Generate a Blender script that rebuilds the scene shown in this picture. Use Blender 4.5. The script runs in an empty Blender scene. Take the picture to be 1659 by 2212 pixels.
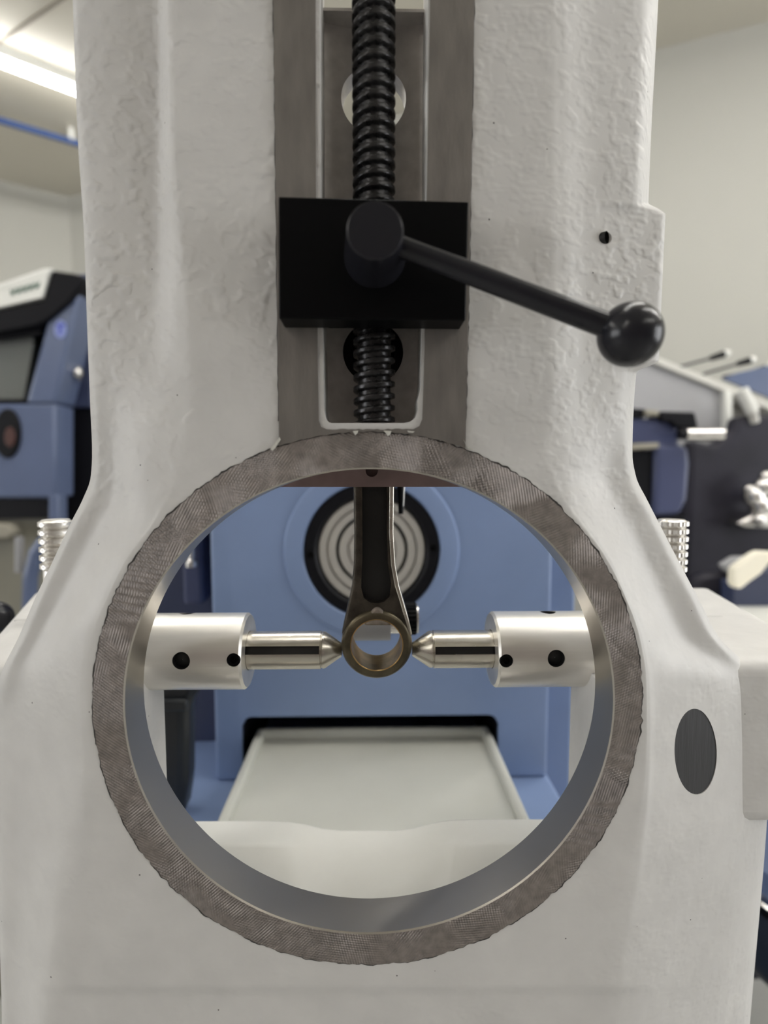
import bpy, bmesh, math, random
import numpy as np
from math import sin, cos, pi, atan, sqrt, radians
from mathutils import Vector, Matrix

random.seed(7)
S = bpy.context.scene
COL = S.collection

# ------------------------------------------------------------------ camera
H = 1.35                       # camera height above the floor, metres
F, CX, CY = 1200.0, 829.5, 1106.0          # focal length in pixels of a 1659 x 2212 frame
PITCH = atan(97 / F)
YAW = atan(24.5 / F * cos(PITCH))
FWD = np.array([sin(YAW) * cos(PITCH), cos(YAW) * cos(PITCH), -sin(PITCH)])
RGT = np.array([cos(YAW), -sin(YAW), 0.0])
UPV = np.cross(RGT, FWD)
cd = bpy.data.cameras.new('camera')
cam = bpy.data.objects.new('camera', cd)
COL.objects.link(cam)
cd.sensor_width = 36.0
cd.sensor_fit = 'AUTO'
cd.lens = 36.0 * F / 2212.0
cd.clip_start = 0.01
cd.clip_end = 60
m = Matrix.Identity(4)
for i in range(3):
    m[i][0], m[i][1], m[i][2] = RGT[i], UPV[i], -FWD[i]
m[2][3] = H
cam.matrix_world = m
cd.dof.use_dof = True
cd.dof.focus_distance = 0.262
cd.dof.aperture_fstop = 5.0
S.camera = cam

# ------------------------------------------------------------------ world, light level
w = bpy.data.worlds.new('world')
S.world = w
w.use_nodes = True
w.node_tree.nodes['Background'].inputs[0].default_value = (0.9, 0.93, 1.0, 1)
w.node_tree.nodes['Background'].inputs[1].default_value = 0.25
vs = S.view_settings
S.display_settings.display_device = 'sRGB'
vs.view_transform = 'Standard'
vs.look = 'None'
vs.gamma = 1.0
vs.use_curve_mapping = False
vs.exposure = 1.22
TUBE = 13.0                    # radiance of the ceiling tubes


def ray(px, py):
    return FWD * F + RGT * (px - CX) - UPV * (py - CY)


def P(px, py, Y):
    """The point seen at pixel px, py that lies Y metres in front of the camera."""
    d = ray(px, py)
    q = d * (Y / d[1])
    return Vector((q[0], q[1], q[2] + H))


def PZ(px, py, z):
    d = ray(px, py)
    q = d * ((z - H) / d[2])
    return Vector((q[0], q[1], q[2] + H))


# ------------------------------------------------------------------ materials
def lin(c):
    return tuple(((v / 255) / 12.92 if v / 255 <= 0.04045 else ((v / 255 + 0.055) / 1.055) ** 2.4) for v in c)


def mat(name, col, rough=0.5, metal=0.0, noise=None, bump=None, emit=None, coat=0.0, trans=0.0, vary=0.0, vscale=60, spec=0.5, stretch=None, rvary=0.0):
    """Principled material; bump = list of (scale, strength, distance, detail); vary = colour unevenness."""
    m = bpy.data.materials.new(name)
    m.use_nodes = True
    nt = m.node_tree
    b = nt.nodes['Principled BSDF']
    c = lin(col) if max(col) > 1.0 else col
    b.inputs['Base Color'].default_value = (*c, 1)
    b.inputs['Roughness'].default_value = rough
    b.inputs['Metallic'].default_value = metal
    b.inputs['Coat Weight'].default_value = coat
    b.inputs['Transmission Weight'].default_value = trans
    b.inputs['Specular IOR Level'].default_value = spec
    if emit:
        b.inputs['Emission Color'].default_value = (*emit[0], 1)
        b.inputs['Emission Strength'].default_value = emit[1]
    tc = nt.nodes.new('ShaderNodeTexCoord')
    mp = nt.nodes.new('ShaderNodeMapping')
    nt.links.new(tc.outputs['Object'], mp.inputs['Vector'])
    if stretch:
        mp.inputs['Scale'].default_value = stretch
    if vary:
        n = nt.nodes.new('ShaderNodeTexNoise')
        n.inputs['Scale'].default_value = vscale
        n.inputs['Detail'].default_value = 6
        nt.links.new(mp.outputs[0], n.inputs['Vector'])
        r = nt.nodes.new('ShaderNodeValToRGB')
        r.color_ramp.elements[0].position = 0.3
        r.color_ramp.elements[1].position = 0.7
        r.color_ramp.elements[0].color = (*[max(0, v * (1 - vary)) for v in c], 1)
        r.color_ramp.elements[1].color = (*[min(1, v * (1 + vary)) for v in c], 1)
        nt.links.new(n.outputs['Fac'], r.inputs['Fac'])
        nt.links.new(r.outputs['Color'], b.inputs['Base Color'])
        if rvary:
            mr = nt.nodes.new('ShaderNodeMapRange')
            mr.inputs['To Min'].default_value = max(0.02, rough - rvary)
            mr.inputs['To Max'].default_value = rough + rvary
            nt.links.new(n.outputs['Fac'], mr.inputs['Value'])
            nt.links.new(mr.outputs[0], b.inputs['Roughness'])
    prev = None
    for sc, st, dist, det in bump or ():
        n = nt.nodes.new('ShaderNodeTexNoise')
        n.inputs['Scale'].default_value = sc
        n.inputs['Detail'].default_value = det
        nt.links.new(mp.outputs[0], n.inputs['Vector'])
        bp = nt.nodes.new('ShaderNodeBump')
        bp.inputs['Strength'].default_value = st
        bp.inputs['Distance'].default_value = dist
        nt.links.new(n.outputs['Fac'], bp.inputs['Height'])
        if prev:
            nt.links.new(prev.outputs[0], bp.inputs['Normal'])
        prev = bp
    if prev:
        nt.links.new(prev.outputs[0], b.inputs['Normal'])
    return m


def cast_paint():
    """Thick pale paint over a sand casting: long soft dimples, pin holes, faint dirt."""
    m = mat('cast_paint', (0.61, 0.60, 0.585), 0.5, bump=[(45, 0.22, 0.004, 2)], vary=0.04, vscale=55)
    nt = m.node_tree
    b = nt.nodes['Principled BSDF']
    last = b.inputs['Normal'].links[0].from_node
    tc = [n for n in nt.nodes if n.type == 'TEX_COORD'][0]
    mp = nt.nodes.new('ShaderNodeMapping')
    mp.inputs['Scale'].default_value = (0.9, 1, 1.15)
    nt.links.new(tc.outputs['Object'], mp.inputs['Vector'])
    n = nt.nodes.new('ShaderNodeTexNoise')          # orange peel dimples about 3 mm wide
    n.inputs['Scale'].default_value = 200
    n.inputs['Detail'].default_value = 1
    nt.links.new(mp.outputs[0], n.inputs['Vector'])
    big = nt.nodes.new('ShaderNodeTexNoise')        # where the peel is strong
    big.inputs['Scale'].default_value = 16
    nt.links.new(mp.outputs[0], big.inputs['Vector'])
    mr = nt.nodes.new('ShaderNodeMapRange')
    mr.inputs['From Min'].default_value = 0.35
    mr.inputs['From Max'].default_value = 0.65
    mr.inputs['To Min'].default_value = 0.25
    mr.inputs['To Max'].default_value = 0.62
    nt.links.new(big.outputs['Fac'], mr.inputs['Value'])
    # the sand was coarser in the upper half of the mould
    sx = nt.nodes.new('ShaderNodeSeparateXYZ')
    nt.links.new(tc.outputs['Object'], sx.inputs[0])
    mz = nt.nodes.new('ShaderNodeMapRange')
    mz.inputs['From Min'].default_value = H - 0.05
    mz.inputs['From Max'].default_value = H + 0.06
    mz.inputs['To Min'].default_value = 0.22
    mz.inputs['To Max'].default_value = 1.0
    nt.links.new(sx.outputs['Z'], mz.inputs['Value'])
    mu = nt.nodes.new('ShaderNodeMath')
    mu.operation = 'MULTIPLY'
    nt.links.new(mr.outputs[0], mu.inputs[0])
    nt.links.new(mz.outputs[0], mu.inputs[1])
    bp = nt.nodes.new('ShaderNodeBump')
    bp.inputs['Distance'].default_value = 0.0008
    nt.links.new(mu.outputs[0], bp.inputs['Strength'])
    rp = nt.nodes.new('ShaderNodeValToRGB')
    rp.color_ramp.interpolation = 'EASE'
    rp.color_ramp.elements[0].position = 0.42
    rp.color_ramp.elements[1].position = 0.76
    nt.links.new(n.outputs['Fac'], rp.inputs['Fac'])
    nt.links.new(rp.outputs['Color'], bp.inputs['Height'])
    nt.links.new(last.outputs[0], bp.inputs['Normal'])
    nt.links.new(bp.outputs[0], b.inputs['Normal'])
    # pin holes
    v = nt.nodes.new('ShaderNodeTexVoronoi')
    v.inputs['Scale'].default_value = 75
    nt.links.new(tc.outputs['Object'], v.inputs['Vector'])
    lt = nt.nodes.new('ShaderNodeMath')
    lt.operation = 'LESS_THAN'
    lt.inputs[1].default_value = 0.028
    nt.links.new(v.outputs['Distance'], lt.inputs[0])
    mx = nt.nodes.new('ShaderNodeMix')
    mx.data_type = 'RGBA'
    src = b.inputs['Base Color'].links[0].from_socket
    nt.links.new(lt.outputs[0], mx.inputs['Factor'])
    nt.links.new(src, mx.inputs[6])
    mx.inputs[7].default_value = (0.13, 0.12, 0.12, 1)
    nt.links.new(mx.outputs[2], b.inputs['Base Color'])
    return m


def milled(name, col, rough, metal, centres, period, strength, vary=0.2, vscale=90):
    """Milled iron: sets of fine arcs swept by a face cutter whose centre lies at each of the centres."""
    m = mat(name, col, rough, metal, bump=[(900, 0.25, 0.0003, 3)], vary=vary, vscale=vscale)
    nt = m.node_tree
    b = nt.nodes['Principled BSDF']
    last = b.inputs['Normal'].links[0].from_node
    tc = [n for n in nt.nodes if n.type == 'TEX_COORD'][0]
    for k, c in enumerate(centres):
        mp = nt.nodes.new('ShaderNodeMapping')
        mp.inputs['Location'].default_value = (-c[0], -c[1], -c[2])
        nt.links.new(tc.outputs['Object'], mp.inputs['Vector'])
        wv = nt.nodes.new('ShaderNodeTexWave')
        wv.wave_type = 'RINGS'
        wv.rings_direction = 'Y'
        wv.inputs['Scale'].default_value = 2 * pi / (20 * period)
        wv.inputs['Distortion'].default_value = 1.5
        wv.inputs['Detail'].default_value = 2
        wv.inputs['Detail Scale'].default_value = 0.3
        nt.links.new(mp.outputs[0], wv.inputs['Vector'])
        n = nt.nodes.new('ShaderNodeTexNoise')
        n.inputs['Scale'].default_value = 28 + 9 * k
        nt.links.new(mp.outputs[0], n.inputs['Vector'])
        mr = nt.nodes.new('ShaderNodeMapRange')
        mr.inputs['From Min'].default_value = 0.42
        mr.inputs['From Max'].default_value = 0.62
        mr.inputs['To Max'].default_value = strength
        nt.links.new(n.outputs['Fac'], mr.inputs['Value'])
        bp = nt.nodes.new('ShaderNodeBump')
        bp.inputs['Distance'].default_value = 0.0004
        nt.links.new(mr.outputs[0], bp.inputs['Strength'])
        nt.links.new(wv.outputs['Fac'], bp.inputs['Height'])
        nt.links.new(last.outputs[0], bp.inputs['Normal'])
        last = bp
    nt.links.new(last.outputs[0], b.inputs['Normal'])
    return m


RCX, RCZ = -0.0008, H - 0.1018        # centre of the bore
M = {}
M['cast'] = cast_paint()
M['ring'] = milled('milled_iron', (0.24, 0.212, 0.195), 0.5, 0.55, [(RCX + 0.19, 0.23, RCZ - 0.06), (RCX - 0.18, 0.23, RCZ + 0.05), (RCX + 0.03, 0.23, RCZ + 0.19)], 0.0011, 1.0, vary=0.22, vscale=260)
M['bore'] = mat('bored_steel', (0.44, 0.41, 0.365), 0.31, 0.95, bump=[(1500, 0.05, 0.0001, 2)])
M['rail'] = mat('ground_iron', (0.19, 0.175, 0.16), 0.5, 0.5, bump=[(700, 0.3, 0.0003, 3)], vary=0.16, vscale=120, stretch=(1.4, 1, 0.35))
M['rail_back'] = mat('slot_iron', (0.60, 0.57, 0.545), 0.5, 0.4, bump=[(900, 0.3, 0.0002, 3)], vary=0.12, vscale=150)
M['black'] = mat('black_oxide', (0.0035, 0.0035, 0.004), 0.35, 0.0, bump=[(300, 0.06, 0.0003, 2)], spec=0.07)
M['lever'] = mat('black_lacquer', (0.013, 0.013, 0.017), 0.22, 0.0, bump=[(120, 0.03, 0.0006, 2)], spec=0.3)
M['screw'] = mat('oiled_screw_steel', (0.028, 0.027, 0.028), 0.28, 0.6, bump=[(700, 0.25, 0.0003, 3)], vary=0.5, vscale=160, rvary=0.1)
M['steel'] = mat('turned_steel', (0.78, 0.755, 0.71), 0.36, 0.85, bump=[(400, 0.15, 0.0002, 3)], vary=0.12, vscale=60, stretch=(0.15, 1, 1), rvary=0.06)
M['pin'] = mat('centre_steel', (0.56, 0.53, 0.47), 0.27, 0.95, bump=[(400, 0.12, 0.0002, 3)], vary=0.2, vscale=70, stretch=(0.3, 1, 1), rvary=0.05)
M['spot'] = mat('dark_spot_face', (0.009, 0.0085, 0.0105), 0.5, 0.0, bump=[(500, 0.4, 0.0004, 3)], stretch=(1, 1, 0.12), vary=0.3, vscale=200)
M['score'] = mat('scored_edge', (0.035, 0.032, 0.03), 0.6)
M['dark_hole'] = mat('dark_hole', (0.012, 0.012, 0.012), 0.5, 0.2)
M['rod'] = mat('forged_steel', (0.065, 0.056, 0.045), 0.4, 0.75, bump=[(600, 0.5, 0.0005, 3)], vary=0.45, vscale=120)
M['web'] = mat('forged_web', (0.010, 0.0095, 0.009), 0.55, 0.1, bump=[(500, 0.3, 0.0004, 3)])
M['eye'] = mat('machined_eye', (0.115, 0.098, 0.066), 0.36, 0.8, bump=[(500, 0.3, 0.0004, 3)], vary=0.4, vscale=90)
M['lug'] = mat('rough_forging', (0.24, 0.205, 0.175), 0.55, 0.4, bump=[(700, 0.6, 0.0006, 3)], vary=0.3, vscale=200)
M['spindle'] = mat('spindle_steel', (0.62, 0.60, 0.56), 0.36, 0.6, bump=[(300, 0.05, 0.0003, 2)])
M['brass'] = mat('bronze_bush', (0.55, 0.38, 0.17), 0.3, 1.0, vary=0.25, vscale=120)
M['plate'] = mat('jaw_plate', (0.27, 0.195, 0.19), 0.5, 0.5, bump=[(400, 0.15, 0.0003, 3)], vary=0.14, vscale=80)
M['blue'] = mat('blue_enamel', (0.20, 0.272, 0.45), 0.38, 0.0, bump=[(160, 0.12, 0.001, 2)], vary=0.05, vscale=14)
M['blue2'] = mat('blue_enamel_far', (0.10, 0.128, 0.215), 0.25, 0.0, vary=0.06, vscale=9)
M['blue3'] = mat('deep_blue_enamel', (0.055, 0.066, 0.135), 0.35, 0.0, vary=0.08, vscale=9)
M['darkblue'] = mat('dark_and_shaded_blue', (0.035, 0.045, 0.095), 0.45, 0.0, vary=0.1, vscale=9)  # dark blue; carries the shade on two recessed panels
M['slate'] = mat('slate_enamel', (0.019, 0.018, 0.027), 0.5, 0.0, spec=0.25, vary=0.3, vscale=12)
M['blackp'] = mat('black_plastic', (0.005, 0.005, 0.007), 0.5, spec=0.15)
M['rubber'] = mat('black_rubber', (0.012, 0.014, 0.017), 0.35, bump=[(60, 0.2, 0.003, 2)])
M['chrome'] = mat('bright_metal', (0.72, 0.70, 0.68), 0.22, 1.0, vary=0.08)
M['tray'] = mat('tray_enamel', (0.545, 0.545, 0.495), 0.4, vary=0.03, vscale=20)
M['rib'] = mat('rib_paint', (0.70, 0.695, 0.655), 0.45, bump=[(60, 0.15, 0.003, 2)], vary=0.03, vscale=30)
M['white'] = mat('white_enamel', (0.70, 0.70, 0.66), 0.35)
M['grey'] = mat('grey_enamel', (0.33, 0.33, 0.34), 0.4, vary=0.04, vscale=6)
M['lgrey'] = mat('light_grey_trim', (0.56, 0.55, 0.51), 0.4)
M['cream'] = mat('cream_card', (0.90, 0.85, 0.71), 0.5)
M['beige'] = mat('beige_enamel', (0.27, 0.25, 0.20), 0.5, vary=0.1, vscale=5)
M['olive'] = mat('olive_enamel', (0.20, 0.19, 0.15), 0.5, vary=0.1, vscale=5)
M['red'] = mat('dull_red', (0.05, 0.012, 0.007), 0.5)
M['badge'] = mat('badge_blue', (0.22, 0.27, 0.55), 0.4)
M['badge2'] = mat('badge_mark_blue', (0.06, 0.08, 0.40), 0.4)
M['green'] = mat('green_print', (0.06, 0.12, 0.09), 0.5)
M['glass'] = mat('window_glass', (0.80, 0.84, 0.82), 0.04, trans=0.9)
M['inside'] = mat('machine_interior', (0.24, 0.235, 0.21), 0.5)
M['wall'] = mat('wall_paint', (0.45, 0.445, 0.405), 0.7, bump=[(40, 0.06, 0.004, 3)], vary=0.02, vscale=2)
M['wall_dark'] = mat('brown_grey_wall_paint', (0.20, 0.165, 0.155), 0.7, vary=0.03, vscale=2)  # unseen back wall, toned dark to cut frontal fill and darken metal reflections
M['ceil'] = mat('ceiling_paint', (0.62, 0.585, 0.50), 0.45, vary=0.02, vscale=2)
M['seam'] = mat('seam_dark', (0.25, 0.22, 0.18), 0.7)  # dark joint line between ceiling panels
M['floor'] = mat('floor_epoxy', (0.42, 0.42, 0.40), 0.3, vary=0.08, vscale=3)
M['pipe'] = mat('blue_pipe', (0.035, 0.075, 0.22), 0.4)
M['side_fill'] = mat('side_fill_pane', (0.8, 0.8, 0.8), 0.3, emit=((0.95, 0.97, 1.0), 2.6))  # glowing pane, added to light the column from the sides
M['tube'] = mat('lamp_tube', (1, 1, 1), 0.5, emit=((1.0, 0.98, 0.94), TUBE))
M['paintlip'] = mat('paint_lip', (0.56, 0.55, 0.50), 0.5, bump=[(350, 0.7, 0.001, 4)], vary=0.15, vscale=200)


# ------------------------------------------------------------------ mesh helpers
class MB:
    def __init__(self):
        self.v, self.f = [], []

    def add(self, vs, fs):
        b = len(self.v)
        self.v += [tuple(p) for p in vs]
        self.f += [tuple(b + i for i in f) for f in fs]
        return self

    def box(self, x0, x1, y0, y1, z0, z1):
        vs = [(x, y, z) for x in (x0, x1) for y in (y0, y1) for z in (z0, z1)]
        return self.add(vs, [(0, 1, 3, 2), (4, 6, 7, 5), (0, 4, 5, 1), (2, 3, 7, 6), (0, 2, 6, 4), (1, 5, 7, 3)])

    def prism(self, pts, off):
        """Closed polygon pts (3-D) swept by the vector off."""
        n = len(pts)
        off = Vector(off)
        vs = [Vector(p) for p in pts] + [Vector(p) + off for p in pts]
        fs = [tuple(range(n)), tuple(range(2 * n - 1, n - 1, -1))]
        fs += [(i, i + n, (i + 1) % n + n, (i + 1) % n) for i in range(n)]
        return self.add(vs, fs)

    def lathe(self, prof, o, axis, n=48, caps=(True, True)):
        """prof = [(radius, distance along the axis)]."""
        o, a = Vector(o), Vector(axis).normalized()
        u = a.orthogonal().normalized()
        w_ = a.cross(u)
        vs, fs = [], []
        for r, h in prof:
            for i in range(n):
                t = 2 * pi * i / n
                vs.append(o + a * h + (u * cos(t) + w_ * sin(t)) * r)
        for k in range(len(prof) - 1):
            for i in range(n):
                j = (i + 1) % n
                fs.append((k * n + i, k * n + j, (k + 1) * n + j, (k + 1) * n + i))
        if caps[0]:
            fs.append(tuple(range(n - 1, -1, -1)))
        if caps[1]:
            b = (len(prof) - 1) * n
            fs.append(tuple(range(b, b + n)))
        return self.add(vs, fs)

    def tube(self, p0, p1, r0, r1=None, n=20):
        p0, p1 = Vector(p0), Vector(p1)
        return self.lathe([(r0, 0), (r0 if r1 is None else r1, (p1 - p0).length)], p0, p1 - p0, n)

    def sweep(self, pts, r, n=12):
        for a, b in zip(pts, pts[1:]):
            self.tube(a, b, r, n=n)
        for p in pts[1:-1]:
            self.sphere(p, r, 10, 6)
        return self

    def sphere(self, c, r, n=32, k=16):
        prof = [(max(1e-5, r * sin(pi * i / k)), -r * cos(pi * i / k)) for i in range(k + 1)]
        return self.lathe(prof, c, (0, 0, 1), n)


def link(name, mb, material, parent=None, smooth=35, bevel=0.0, seg=2):
    me = bpy.data.meshes.new(name)
    me.from_pydata([tuple(v) for v in mb.v], [], mb.f)
    me.validate()
    bm = bmesh.new()
    bm.from_mesh(me)
    bmesh.ops.recalc_face_normals(bm, faces=bm.faces)
    bm.to_mesh(me)
    bm.free()
    me.materials.append(material)
    o = bpy.data.objects.new(name, me)
    COL.objects.link(o)
    finish(me, smooth)
    if parent is not None:
        o.parent = parent
        o.location = -world_loc(parent)
    if bevel:
        b = o.modifiers.new('bevel', 'BEVEL')
        b.width = bevel
        b.segments = seg
        b.limit_method = 'ANGLE'
        b.angle_limit = radians(32)
    return o


def finish(me, smooth):
    if smooth:
        me.polygons.foreach_set('use_smooth', [True] * len(me.polygons))
        me.set_sharp_from_angle(angle=radians(smooth))


def world_loc(o):
    p = Vector((0, 0, 0))
    while o is not None:
        p += o.location
        o = o.parent
    return p


def cut(o, cutters, op='DIFFERENCE', smooth=35):
    """Boolean o with every MB in cutters, baked into its mesh."""
    tmp = []
    off = world_loc(o)
    for c in cutters:
        t = link('cutter', c, o.data.materials[0])
        t.location = -off + off
        tmp.append(t)
        b = o.modifiers.new('cut', 'BOOLEAN')
        b.operation = op
        b.object = t
        b.solver = 'EXACT'
    bpy.context.view_layer.update()
    dg = bpy.context.evaluated_depsgraph_get()
    me = bpy.data.meshes.new_from_object(o.evaluated_get(dg))
    o.modifiers.clear()
    o.data = me
    for t in tmp:
        bpy.data.objects.remove(t)
    finish(me, smooth)
    return o


def thing(name, label, cat, loc, group=None):
    o = bpy.data.objects.new(name, None)
    COL.objects.link(o)
    o.location = loc
    o.empty_display_size = 0.02
    o['label'] = label
    o['category'] = cat
    if group:
        o['group'] = group
    return o


def tag(o, label, cat, group=None):
    o['label'] = label
    o['category'] = cat
    if group:
        o['group'] = group
    return o


def struct(o):
    o['kind'] = 'structure'
    return o


def poly(px, Y):
    return [P(x, y, Y) for x, y in px]


def slab(px, Y, d):
    """Solid whose front outline is the pixel polygon px at distance Y, d metres thick."""
    return MB().prism(poly(px, Y), (0, d, 0))


def pchip(xk, yk, x):
    xk, yk, x = np.asarray(xk, float), np.asarray(yk, float), np.asarray(x, float)
    h = np.diff(xk)
    d = np.diff(yk) / h
    n = len(xk)
    mm = np.zeros(n)
    mm[0], mm[-1] = d[0], d[-1]
    for i in range(1, n - 1):
        if d[i - 1] * d[i] > 0:
            w1, w2 = 2 * h[i] + h[i - 1], h[i] + 2 * h[i - 1]
            mm[i] = (w1 + w2) / (w1 / d[i - 1] + w2 / d[i])
    i = np.clip(np.searchsorted(xk, x) - 1, 0, n - 2)
    t = (x - xk[i]) / h[i]
    return ((1 + 2 * t) * (1 - t) ** 2 * yk[i] + t * (1 - t) ** 2 * h[i] * mm[i] + t * t * (3 - 2 * t) * yk[i + 1] + t * t * (t - 1) * h[i] * mm[i + 1])


# ------------------------------------------------------------------ room shell
CZ = 2.70
corner = PZ(150, 425, CZ)
dr = Vector((0.92, -0.39, 0)).normalized()
dl = Vector((-0.84, -0.54, 0)).normalized()
A = Vector((corner.x, corner.y, 0))
B = A + dr * 5.2
C_ = A + dl * 3.6
D = Vector((C_.x, -3.4, 0))
E_ = Vector((B.x, -3.4, 0))


def wall(name, p, q, outward, mt):
    o = Vector(outward)
    mb = MB().prism([p, q, q + Vector((0, 0, CZ)), p + Vector((0, 0, CZ))], o * 0.12)
    return struct(link(name, mb, mt, smooth=0))


wall('wall_right', A, B, Vector((0.39, 0.92, 0)), M['wall'])
wall('wall_left', A, C_, Vector((-0.54, 0.84, 0)), M['wall'])
wall('wall_west', C_, D, Vector((-1, 0, 0)), M['wall'])
wall('wall_back', D, E_, Vector((0, -1, 0)), M['wall_dark'])
wall('wall_east', E_, B, Vector((1, 0, 0)), M['wall'])
# added glowing panes in the side walls, out of the picture, for side fill


def window(name, wx, wy0, wy1, wz0, wz1):
    win = struct(link(name, MB().box(wx - 0.006, wx + 0.006, wy0, wy1, wz0, wz1), M['side_fill'], smooth=0))
    fm = MB()
    mid_ = (wy0 + wy1) / 2
    for q in ((wy0 - 0.06, wy1 + 0.06, wz0 - 0.06, wz0), (wy0 - 0.06, wy1 + 0.06, wz1, wz1 + 0.06), (wy0 - 0.06, wy0, wz0, wz1), (wy1, wy1 + 0.06, wz0, wz1), (mid_ - 0.03, mid_ + 0.03, wz0, wz1)):
        fm.box(wx - 0.05, wx + 0.05, *q)
    struct(link('window_frame', fm, M['white'], win, smooth=0))


window('fill_window_1', C_.x, -2.3, 0.1, 0.75, 2.25)
window('fill_window_2', E_.x, -1.3, 0.5, 0.75, 2.25)
struct(link('floor', MB().prism([A, B, E_, D, C_], (0, 0, -0.1)), M['floor'], smooth=0))
up = Vector((0, 0, CZ))
struct(link('ceiling', MB().prism([A + up, B + up, E_ + up, D + up, C_ + up], (0, 0, 0.1)), M['ceil'], smooth=0))


def strip(name, a, b, wdt, h, mt, z):
    """A flat bar under the ceiling from a to b."""
    d = (b - a)
    d.z = 0
    s = Vector((-d.y, d.x, 0)).normalized() * wdt / 2
    a, b = Vector((a.x, a.y, z)), Vector((b.x, b.y, z))
    return MB().prism([a - s, b - s, b + s, a + s], (0, 0, -h))


def ext(a, b, e0, e1):
    return a + (a - b) * e0, b + (b - a) * e1


a, b = ext(PZ(0, 90, CZ), PZ(130, 0, CZ), 0.8, 0.6)
struct(link('trim_1', strip('', a, b, 0.008, 0.003, M['seam'], CZ), M['seam'], smooth=0))
a, b = ext(PZ(0, 218, CZ), PZ(160, 160, CZ), 0.5, 0.3)

a, b = ext(PZ(0, 103, CZ), PZ(162, 168, CZ), 1.0, 0.6)
struct(link('lamp_reflection', strip('', a, b, 0.05, 0.012, M['lgrey'], CZ), M['white'], smooth=0, bevel=0.004))  # pale bar stands in for the lamp's reflection on the ceiling

# ceiling lamps
la, lb = PZ(0, 139, CZ - 0.05), PZ(162, 200, CZ - 0.05)
ld = (lb - la).normalized()
lc = la + ld * 0.10


def lamp(c, half, d, label, hw=0.024):
    z = CZ
    c = Vector((c[0], c[1], z))
    t = thing('ceiling_light', label, 'light', c, 'linear lamps on the ceiling')
    s = Vector((-d.y, d.x, 0))
    a, b = c - d * half, c + d * half
    link('housing', MB().prism([a - s * hw * 1.4, b - s * hw * 1.4, b + s * hw * 1.4, a + s * hw * 1.4], (0, 0, -0.03)), M['white'], t, smooth=0, bevel=0.003)
    a2, b2 = a + Vector((0, 0, -0.03)), b + Vector((0, 0, -0.03))
    link('diffuser', MB().prism([a2 - s * hw, b2 - s * hw, b2 + s * hw, a2 + s * hw], (0, 0, -0.02)), M['tube'], t, smooth=0)
    for q in (a, b):
        e = d * (0.012 if q is b else -0.012)
        link('end_cap', MB().prism([q - s * hw * 1.45, q + s * hw * 1.45, q + s * hw * 1.45 + e, q - s * hw * 1.45 + e], (0, 0, -0.052)), M['white'], t, smooth=0)
    return t


lamp((lc.x, lc.y), 0.65, ld, 'bright linear lamp on the ceiling beyond the white column', 0.012)
FILL_LAMPS = [(-2.4, 0.2), (-1.5, -1.7), (1.9, 0.75), (1.6, -1.2), (-2.7, -2.5), (-0.5, 1.05), (0.35, 0.62), (1.25, 0.45)]  # added lamps out of view, placed for side and rim light
for k, c in enumerate(FILL_LAMPS):
    lamp(c, 0.75, ld, 'added linear fill lamp on the ceiling out of the picture')

# blue pipe under the ceiling
a, b = ext(PZ(0, 260, CZ - 0.05), PZ(165, 309, CZ - 0.05), 0.8, 0.25)
t = thing('ceiling_pipe', 'thin blue pipe running under the ceiling above the blue cabinet machine', 'pipe', a)
link('pipe_run', MB().tube(a, b, 0.0125), M['pipe'], t)
for f in (0.15, 0.85):
    q = a + (b - a) * f
    link('pipe_clip', MB().box(q.x - 0.008, q.x + 0.008, q.y - 0.012, q.y + 0.012, q.z, CZ), M['white'], t, smooth=0)

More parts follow.
